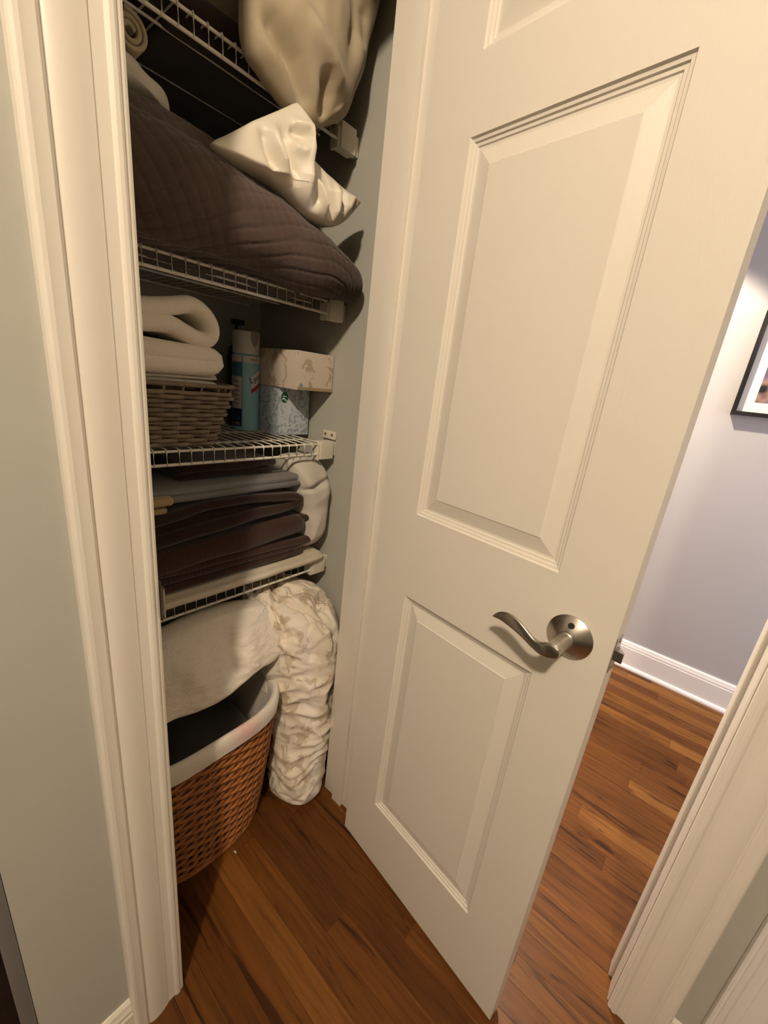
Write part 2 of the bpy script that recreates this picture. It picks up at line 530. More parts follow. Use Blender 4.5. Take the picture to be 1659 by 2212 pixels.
wall('ceiling', [(-3.6, 2.30, -3.0, 1.55, ZC, ZC + 0.05)], 'ceil', 'white ceiling')

# dark slab added for the dark room at far left; shade painted into its jamb
d2 = thing('dark_fill', 'dark slab standing in for the dark room at the far left edge', 'door', (-0.43, 0.66, 0), kind='structure')
box('slab', -0.84, -0.021, 0.64, 0.675, 0.01, 2.05, 'darkfill', d2, 0.002)
box('jamb', -0.020, -0.0025, 0.575, 0.672, 0.0, 2.05, 'shadetrim', d2, 0.002)

# ---- casings
def casing_profile(x0, y0, sx, sy, w_=0.092):
    # outer edge at x0, going sx along the wall; sy = direction out of the wall; (along, out)
    pr = [(0, 0), (0, .013), (.0015, .0175), (.004, .0195), (.008, .020), (.012, .0188), (.020, .0184), (.0225, .0165), (.0235, .0148), (.0250, .0148),
          (.028, .0165), (.034, .0178), (.042, .0176), (.050, .0160), (.057, .0138), (.0600, .0132), (.0612, .0118), (.070, .0112), (.074, .0112),
          (.0755, .0128), (.078, .0140), (.082, .0141), (.0845, .0128), (.0855, .0112), (.0885, .0110), (.0915, .0095), (w_, .007), (w_, 0)]
    return [(x0 + sx * a, y0 + sy * b) for a, b in pr]
struct(prism('trim_1', casing_profile(0.1150, 0.5598, 1, -1), 'z', 0.0, 2.15, 'trim', None, 18), 'cream moulded casing left of the closet opening', 'trim')
struct(prism('trim_2', [(a, b) for a, b in casing_profile(0.8060, 0.5598, -1, -1)], 'z', 0.0, 2.15, 'trim', None, 18), 'cream moulded casing behind the open closet door', 'trim')
# jambs with stops
def jamb(name, parts, label):
    bm = bmesh.new()
    for b in parts: add_box(bm, *b, 0.0012)
    return struct(bm_obj(name, bm, 'trim'), label, 'trim')
jamb('trim_3', [(0.193, 0.2105, 0.5602, 0.672, 0, 2.05)], 'cream painted left jamb of the closet opening')
jamb('trim_4', [(0.7105, 0.729, 0.5602, 0.674, 0, 2.05)], 'cream painted hinge jamb of the closet opening')
jamb('trim_5', [(0.7000, 0.7103, 0.594, 0.631, 0, 2.04)], 'cream door stop strip on the hinge jamb')
jamb('trim_6', [(0.2105, 0.7105, 0.5602, 0.672, 2.05, 2.06)], 'cream head jamb of the closet opening')
# near casing on the right, of the passage opening; faces -x
prc = [(y_, x_) for x_, y_ in casing_profile(-0.2330, 0.8248, 1, -1)]
def swap(poly): return [(b, a) for a, b in poly]
pc = casing_profile(-0.2330, 0.8248, 1, -1)          # (along y, x)
struct(prism('trim_7', [(b, a) for a, b in pc], 'z', 0.0, 2.18, 'trim', None, 18), 'cream moulded casing at the right foreground', 'trim')
jamb('trim_8', [(0.8252, 0.94, -0.1548, -0.1375, 0, 2.08), (0.872, 0.905, -0.1375, -0.1300, 0, 2.08)], 'cream jamb of the passage opening at right')
pc2 = casing_profile(-0.3620, 0.8248, 1, -1)
struct(prism('trim_9', [(b, a) for a, b in [(p_[0], 0.8248 - (0.8248 - p_[1]) * 1.2) for p_ in pc2]], 'z', 0.0, 2.18, 'base', None, 18), 'pale grey casing at the lower right corner', 'trim')

# ---- baseboards
def baseprofile(h, t):
    return [(0, 0), (t + .012, 0), (t + .012, .008), (t + .008, .016), (t, .019), (t, h - .032), (t - .002, h - .028), (t - .002, h - .020), (t - .005, h - .014), (t - .006, h - .006), (t - .010, h), (0, h)]
struct(prism('baseboard_hall', [(2.2438 - a, b) for a, b in baseprofile(0.140, 0.016)], 'y', -2.2, 1.45, 'base', None, 20), 'white moulded baseboard along the hall wall', 'baseboard')
struct(prism('baseboard_left', [(0.5598 - a, b) for a, b in baseprofile(0.105, 0.013)], 'x', -0.001, 0.1148, 'trim', None, 20), 'cream baseboard left of the closet casing', 'baseboard')
struct(prism('baseboard_right', [(0.8248 - a, b) for a, b in baseprofile(0.105, 0.013)], 'y', -0.2700, -0.2332, 'trim', None, 20), 'short cream baseboard between the two casings at right', 'baseboard')

# ---- the open closet door
H0 = Vector((0.6661, 0.5379, 0.0)); DA = math.radians(96.89)
U = Vector((math.cos(-DA), math.sin(-DA), 0)); DN = Vector((U.y, -U.x, 0))     # DN points at the closet-side face's front
if DN.x > 0: DN = -DN
Z = Vector((0, 0, 1))
def dp(u, z, d=0.0): return H0 + U * u + Z * z + DN * d
door = thing('door_1', 'open cream panelled closet door with a nickel lever', 'door', (0.6661, 0.5379, 0), kind='structure')
DW, DT = 0.498, 0.035
zb, zt = 0.012, 2.035
U0, U1 = 0.102, 0.399
PZ = [(0.2064, 0.8196), (1.0029, 1.6215), (1.7275, 1.915)]
us = [0, U0, U1, DW]; zs = [zb]
for a, b in PZ: zs += [a, b]
zs.append(zt)
V = []; F = []
def quad(a, b, c, d):
    i = len(V); V.extend([a, b, c, d]); F.append((i, i + 1, i + 2, i + 3))
for d in (0.0, -DT):
    for i in range(3):
        for j in range(len(zs) - 1):
            if i == 1 and j % 2 == 1: continue
            quad(dp(us[i], zs[j], d), dp(us[i + 1], zs[j], d), dp(us[i + 1], zs[j + 1], d), dp(us[i], zs[j + 1], d))
quad(dp(0, zb, 0), dp(0, zt, 0), dp(0, zt, -DT), dp(0, zb, -DT)); quad(dp(DW, zb, 0), dp(DW, zt, 0), dp(DW, zt, -DT), dp(DW, zb, -DT))
quad(dp(0, zb, 0), dp(DW, zb, 0), dp(DW, zb, -DT), dp(0, zb, -DT)); quad(dp(0, zt, 0), dp(DW, zt, 0), dp(DW, zt, -DT), dp(0, zt, -DT))
mesh('slab', V, F, 'door', door, False)
prof = [(0, 0), (.002, -.0035), (.006, -.0042), (.0075, -.0068), (.0115, -.0072), (.013, -.0092), (.0165, -.0094), (.0185, -.0090), (.0410, -.0030), (.0425, -.0016)]
for a, b in PZ:
    V = []; F = []
    for face in (0, 1):
        base = len(V)
        for ins, dep in prof:
            dd = dep if face == 0 else -DT - dep
            for (uu, zz) in ((U0 + ins, a + ins), (U1 - ins, a + ins), (U1 - ins, b - ins), (U0 + ins, b - ins)):
                V.append(dp(uu, zz, dd))
        for r in range(len(prof) - 1):
            for k in range(4):
                F.append((base + r * 4 + k, base + r * 4 + (k + 1) % 4, base + (r + 1) * 4 + (k + 1) % 4, base + (r + 1) * 4 + k))
        F.append(tuple(base + (len(prof) - 1) * 4 + k for k in range(4)))
    mesh('panel', V, F, 'door', door, False)

# lever handle
hz, hu = 0.914, 0.439
fr = (dp(hu, hz, 0), U, Z, DN)
V, F = lathe_data([(.0325, 0.0), (.0345, .0008), (.0345, .0025), (.0325, .0042), (.0170, .0135), (.0140, .0150), (.0128, .0155)], 64, fr)
ros = mesh('rosette', V, F, 'nickel', door, True, 40)
tag(ros, 'round brushed nickel rosette of the lever')
V, F = lathe_data([(.0046, -.001), (.0046, .0012), (.0040, .0016), (.0038, .0012)], 20, (dp(hu + .001, hz + .0225, .0100), U, (Z + DN * -.5).normalized(), (DN + Z * .5).normalized()))
mesh('release_hole', V, F, 'hole', ros, True, 40)
V, F = lathe_data([(.0132, .014), (.0132, .0185), (.0118, .0195), (.0108, .024), (.0106, .046), (.0112, .056), (.0108, .0605), (.009, .062)], 48, fr)
mesh('neck', V, F, 'nickel', ros, True, 40)
lev = [(.4505, .9140, .0070, .0600, .0035), (.445, .9138, .0108, .0600, .0042), (.437, .9125, .0116, .0597, .0044), (.430, .9098, .0098, .0592, .0042), (.423, .9080, .0076, .0588, .0040), (.413, .9088, .0072, .0586, .0036),
       (.404, .9120, .0078, .0586, .0033), (.394, .9165, .0088, .0585, .0030), (.383, .9205, .0098, .0580, .0028), (.371, .9232, .0103, .0570, .0026), (.360, .9228, .0098, .0555, .0024), (.350, .9198, .0078, .0535, .0021), (.342, .9158, .0048, .0520, .0017), (.336, .9115, .0010, .0508, .0008)]
S = spline([(a[0], a[1], a[3]) for a in lev], 60, False); Rr = spline([(a[2], a[4], i * .01) for i, a in enumerate(lev)], 60, False)
V = []; F = []
for i, s in enumerate(S):
    a = S[max(i - 1, 0)]; b = S[min(i + 1, 59)]
    t = (b - a).normalized(); side = Vector((-t.y, t.x, 0)).normalized()
    hh = lev[0][2]; 
    f = i / 59 * (len(lev) - 1); i0 = min(int(f), len(lev) - 2); ff = f - i0
    hh = lev[i0][2] * (1 - ff) + lev[i0 + 1][2] * ff; dd = lev[i0][4] * (1 - ff) + lev[i0 + 1][4] * ff
    if i == 0: hh *= .3
    for k in range(20):
        an = 2 * math.pi * k / 20
        q = side * (hh * math.cos(an)); e = dd * math.copysign(abs(math.sin(an)) ** 0.45, math.sin(an))
        V.append(dp(s.x + q.x, s.y + q.y, s.z + e))
for i in range(59):
    for k in range(20): F.append((i * 20 + k, i * 20 + (k + 1) % 20, (i + 1) * 20 + (k + 1) % 20, (i + 1) * 20 + k))
F.append(tuple(range(20))); F.append(tuple(59 * 20 + k for k in range(20)))
tag(mesh('lever', V, F, 'nickel', ros, True, 60), 'wave shaped brushed nickel lever')
# latch face plate and bolt on the free edge
def dbox(name, u0, u1, z0, z1, d0, d1, mat, parent, bev=0.0):
    bm = bmesh.new(); add_box(bm, u0, u1, z0, z1, d0, d1, bev)
    for v in bm.verts: v.co = dp(v.co.x, v.co.y, v.co.z)
    return bm_obj(name, bm, mat, parent)
lp = dbox('latch_plate', DW, DW + .0012, .886, .942, -.029, -.005, 'nickel', door, .0004)
bm = bmesh.new()
pts = [(DW + .001, -.0255), (DW + .0125, -.0120), (DW + .0125, -.0085), (DW + .001, -.0085)]
vs0 = [bm.verts.new(dp(a, .9065, b)) for a, b in pts]; vs1 = [bm.verts.new(dp(a, .9225, b)) for a, b in pts]
bm.faces.new(vs0); bm.faces.new(vs1)
for i in range(4): bm.faces.new((vs0[i], vs0[(i + 1) % 4], vs1[(i + 1) % 4], vs1[i]))
bm_obj('latch_bolt', bm, 'nickel', lp)
for zz in (.892, .936):
    V, F = lathe_data([(.0032, 0), (.0030, .0008), (.001, .0010)], 16, (dp(DW + .0012, zz, -.017), DN, Z, U))
    mesh('screw', V, F, 'brass', lp, True, 40)
# hinges
for zz in (0.28, 1.02, 1.78):
    hg = dbox('hinge', -.0012, 0.0, zz - .045, zz + .045, -.033, -.002, 'brass', door, .0003)
    V, F = tube_data([dp(-.004, zz - .045, -.040), dp(-.004, zz + .045, -.040)], .0055, 14)
    mesh('knuckle', V, F, 'brass', hg, True, 50)
# strike plate on the left jamb
stp = thing('strike_plate', 'bronze strike plate wrapped around the left closet jamb', 'strike plate', (0.2115, 0.56, 0.914))
prism('plate', [(0.2106, 0.592), (0.2118, 0.592), (0.2118, 0.556), (0.2106, 0.556)], 'z', 0.884, 0.944, 'brass', stp)
prism('lip', [(0.2106, 0.556), (0.2122, 0.556), (0.2128, 0.550), (0.2122, 0.5445), (0.2104, 0.541), (0.2094, 0.5425), (0.2106, 0.546), (0.2114, 0.550)], 'z', 0.892, 0.938, 'nickel', stp)

# ================================================================== PICTURE
pic = thing('framed_picture', 'black framed picture with a white mat on the hall wall', 'picture', (2.24, -0.11, 1.28))
py0, py1, pz0, pz1, fw_ = -0.262, 0.035, 1.280, 1.668, 0.016
for a in ((py0, py1, pz0, pz0 + fw_), (py0, py1, pz1 - fw_, pz1), (py0, py0 + fw_, pz0 + fw_, pz1 - fw_), (py1 - fw_, py1, pz0 + fw_, pz1 - fw_)):
    box('frame_bar', 2.219, 2.2436, *a, 'framek', pic, .001)
mt = box('mat_board', 2.234, 2.2400, py0 + fw_, py1 - fw_, pz0 + fw_, pz1 - fw_, 'mat', pic)
box('print', 2.2332, 2.2341, py0 + .075, py1 - .062, pz0 + .055, pz1 - .065, 'art', mt)

# ================================================================== WIRE SHELVES
SY, XW = 0.866, 0.829
ZR = [1.7565, 1.3954, 1.0344, 0.6755]
ZD = [z + 0.0327 for z in ZR]
# one wire: deck from the wall to the front, bent down as the lip
def wire_mesh():
    pts = [(0, 1.25, 0), (0, SY + .004, 0), (0, SY - .0022, -.0012), (0, SY - .0042, -.005), (0, SY - .0042, -.0350)]
    V, F = tube_data(pts, .00165, 6)
    me = bpy.data.meshes.new('wire'); me.from_pydata([tuple(v) for v in V], [], F); me.update()
    me.materials.append(M['wire'])
    for p in me.polygons: p.use_smooth = True
    return me
wm = wire_mesh()
shelf_words = ['topmost white wire closet shelf under the hanging cream pillow', 'white wire closet shelf under the brown quilted comforter',
               'white wire closet shelf carrying the grey basket and tissue boxes', 'lowest white wire closet shelf above the laundry basket']
for k in range(4):
    zd, zr = ZD[k], ZR[k]
    sh = thing('wire_shelf', shelf_words[k], 'shelf', (0.46, 1.05, zd), group='wire shelves in the closet')
    for nm, y_, z_, r_ in (('front_rail', SY, zd - .0045, .0029), ('lip_rail', SY - .0010, zr, .0033), ('deck_rail', SY + .075, zd - .0045, .0026), ('deck_rail', SY + .215, zd - .0045, .0026), ('back_rail', 1.235, zd - .0045, .0029)):
        tube(nm, [(0.125, y_, z_), (0.770, y_, z_)], r_, 'wire', sh, 10)
    xx = 0.7610
    while xx > 0.13:
        o = bpy.data.objects.new('wire', wm); link(o, sh); o.location = (xx, 0, zd + .0002); xx -= 0.0254
    br = box('end_bracket', 0.764, 0.8105, SY - .010, SY + .018, zr - .014, zd + .004, 'plastic', sh, .003)
    box('bracket_arm', 0.8100, 0.8288, SY + .000, SY + .017, zr - .008, zd - .002, 'plastic', br, .002)
    box('bracket_flange', 0.757, 0.7645, SY - .006, SY + .020, zr - .016, zd - .008, 'plastic', br, .002)
    if k == 2:
        wp = box('wall_clip', 0.8215, 0.8288, SY + .000, SY + .052, zd + .004, zd + .028, 'plastic', sh, .004)
        for yy in (SY + .012, SY + .040):
            V, F = lathe_data([(.0045, 0), (.0040, .001), (.001, .0012)], 16, (Vector((0.8215, yy, zd + .017)), Vector((0, 1, 0)), Vector((0, 0, 1)), Vector((-1, 0, 0))))
            mesh('screw', V, F, 'brass', wp, True, 40)

# ================================================================== TOP SHELF
def crease(v, lines):
    f = 0.0
    for (pts, wd, am) in lines:
        best = 9.0; sb = 0.0; nseg = len(pts) - 1
        for k_, ((ax, az), (bx, bz)) in enumerate(zip(pts, pts[1:])):
            t = max(0, min(1, ((v.x - ax) * (bx - ax) + (v.z - az) * (bz - az)) / ((bx - ax) ** 2 + (bz - az) ** 2)))
            dd_ = math.hypot(v.x - ax - t * (bx - ax), v.z - az - t * (bz - az))
            if dd_ < best: best = dd_; sb = (k_ + t) / nseg
        tp = min(1.0, 0.15 + 3.2 * min(sb, 1 - sb))
        f += am * tp * math.exp(-(best / wd) ** 2)
    return f
BIGL = [(((0.50, 1.822), (0.530, 1.806), (0.578, 1.778), (0.612, 1.742), (0.628, 1.706)), .017, -.034), (((0.516, 1.772), (0.555, 1.752), (0.598, 1.716)), .016, .016),
        (((0.640, 1.800), (0.655, 1.768), (0.664, 1.722)), .013, -.036), (((0.560, 1.862), (0.620, 1.822), (0.668, 1.800), (0.715, 1.786)), .020, .016),
        (((0.60, 1.99), (0.590, 1.90), (0.615, 1.845)), .022, -.012), (((0.70, 2.00), (0.712, 1.90), (0.700, 1.83)), .018, -.016), (((0.735, 1.95), (0.745, 1.88)), .014, -.014), (((0.690, 1.765), (0.708, 1.748)), .014, .014)]
def d_big(v, r, side, h):
    f = crease(v, BIGL) if side == 0 else 0.0
    f += 0.007 * nz(v.x * 12, v.y * 5, v.z * 9) + 0.003 * nz(v.x * 40, 2.1, v.z * 18)
    e = (1 - r ** 8)
    return Vector((v.x, v.y - f * e, v.z))
t1 = thing('hanging_pillow', 'large cream pillow hanging over the topmost wire shelf', 'pillow', (0.64, 0.80, 1.79))
OUT = [(0.487, 2.02), (0.487, 1.90), (0.484, 1.80), (0.492, 1.752), (0.520, 1.735), (0.549, 1.722), (0.580, 1.710), (0.610, 1.704), (0.640, 1.708), (0.676, 1.730), (0.712, 1.756), (0.730, 1.798), (0.750, 1.844), (0.758, 1.890), (0.776, 1.960), (0.785, 2.05), (0.775, 2.16), (0.70, 2.24), (0.60, 2.24), (0.52, 2.16)]
OUT = [(a * 1.03, 1.2485 + (b - 1.2485) * 1.03) for a, b in OUT]
PCX, PCZ = 0.65, 1.97
puff('pillow_body', OUT, 0.825, 0.060, 0.075, 'cream', t1, disp=d_big, p=3.2, q=0.5, center=(PCX, PCZ), nr=80, nt=260, even=True)
O2 = spline([(a, b, 0) for a, b in OUT], 160)
seam = []
for q_ in O2[70:118]:
    c_ = Vector((PCX, PCZ, 0)); w_ = c_ + (q_ - c_) * 1.006
    seam.append((w_.x, 0.822 + .003 * nz(w_.x * 20, 0, w_.y * 20), w_.y))
tube('piping', seam, .0032, 'creamdark', t1, 8)
# beige pillow behind and mauve / dark brown folded things on the same shelf
def d_soft(a1, s1, seed=0.0):
    def f(v, r, side, h):
        e = 1 - r ** 6
        return Vector((v.x, v.y + a1 * e * (nz(v.x * s1 + seed, v.y * 3, v.z * s1) + 0.5 * nz(v.x * s1 * 2.3, seed, v.z * s1 * 2.3)), v.z))
    return f
tag(puff('beige_pillow', [(0.470, 1.836), (0.60, 1.836), (0.74, 1.838), (0.762, 1.90), (0.755, 2.08), (0.62, 2.14), (0.505, 2.10), (0.485, 1.93)], 0.985, 0.055, 0.055, 'beige', disp=d_soft(.012, 12, 3)),
    'beige pillow standing behind the cream one on the topmost shelf', 'pillow')
def w_soft(am, s, seed, extra=None):
    def f(v):
        n = Vector((nz(v.x * s + seed, v.y * s, v.z * s), nz(v.x * s, v.y * s + seed, v.z * s), nz(v.x * s, v.y * s, v.z * s + seed + 4)))
        v = v + n * am
        return extra(v) if extra else v
    return f
V, F = slab_data(0.13, 0.462, 0.89, 1.20, 1.836, 1.92, warp=w_soft(.006, 9, 5))
tag(mesh('folded_blanket', V, F, 'mauve'), 'dark mauve folded blanket at the left of the topmost shelf', 'blanket')
V, F = slab_data(0.40, 0.756, 0.876, 1.23, 1.7835, 1.834, warp=w_soft(.0025, 9, 2))
tag(mesh('folded_blanket', V, F, 'choco'), 'dark brown blanket spread under the pillows on the topmost shelf', 'blanket')

# ================================================================== SECOND SHELF
QZ = ZD[1]
def loft_x(name, secs, nu, nv, mat, ex=2.4, disp=None, parent=None):
    """soft body along x: sections (x, y0, y1, z0, z1)"""
    A = spline([(a[0], a[1], a[2]) for a in secs], nu, False)
    tab = [(a[0], a[3], a[4]) for a in secs]
    V = []; F = []
    for i, (x_, ya, yb) in enumerate(A):
        for k in range(len(tab) - 1):
            if tab[k][0] <= x_ <= tab[k + 1][0] + 1e-6: break
        f = min(max((x_ - tab[k][0]) / max(tab[k + 1][0] - tab[k][0], 1e-6), 0), 1); f = f if k < len(tab) - 3 else f
        g = f * f * (3 - 2 * f) * 0.4 + f * 0.6
        za = tab[k][1] * (1 - g) + tab[k + 1][1] * g; zb_ = tab[k][2] * (1 - g) + tab[k + 1][2] * g
        cy, cz, hy, hz_ = (ya + yb) / 2, (za + zb_) / 2, (yb - ya) / 2, (zb_ - za) / 2
        ring = []
        for j in range(nv):
            a = 2 * math.pi * j / nv
            c, s_ = math.cos(a), math.sin(a)
            ring.append(Vector((x_, cy + hy * math.copysign(abs(c) ** (2 / ex), c), cz + hz_ * math.copysign(abs(s_) ** (2 / ex), s_))))
        arc = 0.0
        for j in range(nv):
            t = ring[(j + 1) % nv] - ring[j - 1]
            n = Vector((0, t.z, -t.y)); n.normalize()
            V.append(disp(ring[j], n, arc, x_) if disp else ring[j])
            arc += (ring[(j + 1) % nv] - ring[j]).length
    n_ = len(A)
    for i in range(n_ - 1):
        for j in range(nv): F.append((i * nv + j, i * nv + (j + 1) % nv, (i + 1) * nv + (j + 1) % nv, (i + 1) * nv + j))
    F.append(tuple(range(nv))); F.append(tuple((n_ - 1) * nv + j for j in range(nv)))
    return mesh(name, V, F, mat, parent)
def d_quilt(v, n, arc, x_):
    off = 0.010 * nz(v.x * 5, v.y * 5, v.z * 5) + 0.004 * nz(v.x * 13, v.y * 13, v.z * 13)
    a = (v.x * 0.55 + arc * 1.0 + 0.012 * nz(v.x * 4, 8, v.z * 4)) / 0.0270; b = (v.x * 1.0 - arc * 0.62 + 0.012 * nz(v.x * 4, 18, v.z * 4)) / 0.0270
    g = abs(a - round(a)); h = abs(b - round(b))
    st = -0.0026 * math.exp(-(g / 0.085) ** 2) - 0.0017 * math.exp(-(h / 0.085) ** 2)
    p = v + n * (off + st)
    if p.y < 0.862: p.z -= 0.022 * min(1, (0.862 - p.y) / .05) ** 2
    p.x = min(p.x, 0.8275)
    return p
QS = [(.132, .90, 1.10, 1.50, 1.57), (.145, .82, 1.17, 1.45, 1.62), (.17, .79, 1.2, 1.4245, 1.648), (.30, .772, 1.2, 1.4225, 1.652), (.45, .762, 1.2, 1.4225, 1.645), (.56, .758, 1.2, 1.4225, 1.622), (.66, .756, 1.2, 1.4225, 1.588), (.73, .757, 1.18, 1.430, 1.567), (.775, .764, 1.12, 1.429, 1.550), (.802, .782, 1.06, 1.434, 1.528), (.818, .820, 1.00, 1.448, 1.50), (.822, .86, .96, 1.465, 1.485)]
tag(loft_x('quilted_comforter', QS, 240, 300, 'quilt', 2.5, d_quilt),
    'bulging brown diamond quilted comforter hanging off the second shelf', 'comforter')

PO = [(0.445, 1.610), (0.472, 1.634), (0.50, 1.657), (0.525, 1.678), (0.545, 1.693), (0.585, 1.723), (0.612, 1.744), (0.622, 1.751), (0.6245, 1.7515), (0.626, 1.748), (0.631, 1.732), (0.636, 1.712), (0.640, 1.692), (0.643, 1.682), (0.650, 1.679), (0.66, 1.677), (0.697, 1.666), (0.730, 1.660), (0.761, 1.655), (0.798, 1.651), (0.813, 1.650), (0.816, 1.648), (0.812, 1.642), (0.788, 1.614), (0.76, 1.588), (0.726, 1.570), (0.69, 1.568), (0.653, 1.572), (0.61, 1.590), (0.56, 1.604), (0.518, 1.605), (0.475, 1.604)]
SK = 0.784 / 0.83
def sk(q): return (q[0] * SK, 1.2485 + (q[1] - 1.2485) * SK)
PO = [sk(q) for q in PO]
PIL = [(((0.625, 1.750), (0.632, 1.70), (0.638, 1.64), (0.640, 1.575)), .015, .022), (((0.652, 1.675), (0.655, 1.63), (0.656, 1.575)), .014, -.024), (((0.592, 1.690), (0.632, 1.688)), .008, -.014), (((0.598, 1.712), (0.628, 1.706)), .008, .010), (((0.596, 1.668), (0.626, 1.662)), .010, .008),
       (((0.660, 1.648), (0.678, 1.61), (0.694, 1.578)), .006, .014), (((0.676, 1.655), (0.695, 1.61), (0.712, 1.575)), .008, -.014), (((0.715, 1.656), (0.722, 1.61), (0.722, 1.575)), .008, .012), (((0.742, 1.652), (0.742, 1.60)), .008, -.014), (((0.775, 1.650), (0.762, 1.605)), .009, .010), (((0.795, 1.645), (0.775, 1.615)), .007, -.012),
       (((0.552, 1.69), (0.560, 1.655), (0.590, 1.605)), .012, .016), (((0.532, 1.68), (0.545, 1.64), (0.565, 1.605)), .010, -.014), (((0.575, 1.70), (0.590, 1.65), (0.612, 1.60)), .011, -.014)]
PIL = [(tuple(sk(q) for q in a), b, c) for a, b, c in PIL]
def d_pil(v, r, side, h):
    f = 0.0
    if side == 0: f = crease(v, PIL) + 0.004 * nz(v.x * 30, 1, v.z * 14)
    return Vector((v.x, v.y - f * (1 - r ** 6), v.z))
tag(puff('satin_pillow', PO, 0.788, 0.030, 0.085, 'satin', disp=d_pil, nr=90, nt=340, center=(0.612, 1.596), p=2.4, q=0.5, tilt=(0.0, 0.03), even=True),
    'crumpled white satin pillow lying on the brown quilted comforter', 'pillow')
tag(puff('folded_sheet', [(0.20, 1.640), (0.30, 1.645), (0.337, 1.650), (0.38, 1.648), (0.412, 1.644), (0.414, 1.660), (0.408, 1.678), (0.385, 1.684), (0.370, 1.690), (0.355, 1.700), (0.32, 1.704), (0.22, 1.702)], 0.93, 0.045, 0.10, 'whitecloth', disp=d_soft(.008, 18, 4), center=(0.32, 1.672), p=4),
    'white folded sheet on top of the brown comforter at left', 'sheet')
# rolled towel, spiral end towards the room
sp = []
for i in range(90):
    a = i / 89 * 2 * math.pi * 2.3; r = 0.006 + 0.0195 * i / 89
    sp.append((0.345 + r * math.cos(a), 1.729 + r * math.sin(a)))
V, F = ribbon_data(sp, .0075, 0.895, 1.15, 150, 16)
tag(mesh('rolled_towel', V, F, 'cream'), 'rolled cream towel lying on the white folded sheet', 'towel')

# ================================================================== THIRD SHELF
BZ = ZD[2] + .0022
def rrect(cx, cy, hx, hy, e, n):
    out = []
    for i in range(n):
        a = 2 * math.pi * i / n
        c, s = math.cos(a), math.sin(a)
        out.append((cx + hx * math.copysign(abs(c) ** (2 / e), c), cy + hy * math.copysign(abs(s) ** (2 / e), s), 0))
    return spline(out, n)
def offset_ring(ring, amp, stakes, phase, z):
    n = len(ring); out = []
    for i, p in enumerate(ring):
        a = ring[(i - 1) % n]; b = ring[(i + 1) % n]
        t = (b - a).normalized(); nn = Vector((t.y, -t.x, 0))
        out.append(Vector((p.x, p.y, z)) + nn * (amp * math.sin(2 * math.pi * stakes * i / n / 2 + phase)))
    return out
bk = thing('wicker_basket', 'taupe woven basket holding white blankets on the third shelf', 'basket', (0.33, 0.98, BZ))
nb = 300; stk = 30
def bring(t):       # t 0 bottom .. 1 top
    return rrect(0.325 + 0.006 * t, 0.985, 0.150 + 0.036 * t, 0.106 + 0.012 * t, 9, nb)
rows = 13
for i in range(rows):
    t = i / (rows - 1)
    z = BZ + 0.005 + 0.107 * t
    V, F = tube_data(offset_ring(bring(t), .0046, stk, math.pi * i, z + 0), .0047, 6, True)
    mesh('strand', V, F, 'seagrass', bk)
for k in range(stk):
    i = int(k * nb / stk + nb / stk / 4)
    p0, p1 = bring(0)[i], bring(1)[i]
    if p0.y > 1.02 : continue
    tube('stake', [(p0.x, p0.y, BZ + .002), (p1.x, p1.y, BZ + .1265)], .0026, 'seagrass', bk, 6)
rg = [Vector((p.x, p.y, BZ + .128)) for p in bring(1.08)]
V, F = tube_data(rg, .0045, 8, True); mesh('rim', V, F, 'seagrass', bk)
box('bottom', 0.180, 0.470, 0.885, 1.085, BZ + .003, BZ + .008, 'seagrass', bk)
# white things in the basket
V, F = join([ribbon_data([(0.16, 1.1985), (0.30, 1.201), (0.40, 1.203), (0.478, 1.2005)], .009, 0.885, 1.085, warp=w_soft(.0025, 16, 2)),
             ribbon_data([(0.17, 1.2075), (0.30, 1.2085), (0.40, 1.2115), (0.468, 1.2125), (0.471, 1.2175), (0.43, 1.2185), (0.30, 1.2165), (0.2, 1.2155)], .006, 0.88, 1.085, warp=w_soft(.002, 16, 6))])
tag(mesh('thin_sheet', V, F, 'whitecloth'), 'thin white folded sheet lying on the basket rim under the blankets', 'sheet')
V, F = join([ribbon_data([(0.15, 1.238), (0.25, 1.236), (0.36, 1.236), (0.440, 1.237), (0.466, 1.242), (0.470, 1.250), (0.455, 1.256), (0.40, 1.258), (0.30, 1.259), (0.16, 1.258)], .043, 0.862, 1.09, 110, 36, warp=w_soft(.008, 6, 3)),
             slab_data(0.15, 0.44, 0.880, 1.08, 1.222, 1.272, 3, warp=w_soft(.006, 7, 2))])
tag(mesh('plush_blanket', V, F, 'plush'), 'thick white plush blanket folded once, lower one in the basket', 'blanket')
V, F = ribbon_data([(0.15, 1.285), (0.26, 1.292), (0.33, 1.306), (0.38, 1.309), (0.41, 1.298), (0.437, 1.288), (0.456, 1.291), (0.464, 1.306), (0.458, 1.326), (0.440, 1.344), (0.420, 1.350), (0.395, 1.343), (0.34, 1.330), (0.25, 1.322), (0.16, 1.320)], lambda t: .040 - .008 * math.sin(t * 3.1), 0.868, 1.08, 130, 36, warp=w_soft(.008, 7, 7))
tag(mesh('plush_blanket', V, F, 'plush'), 'curled white plush blanket on top of the pile in the basket', 'blanket')

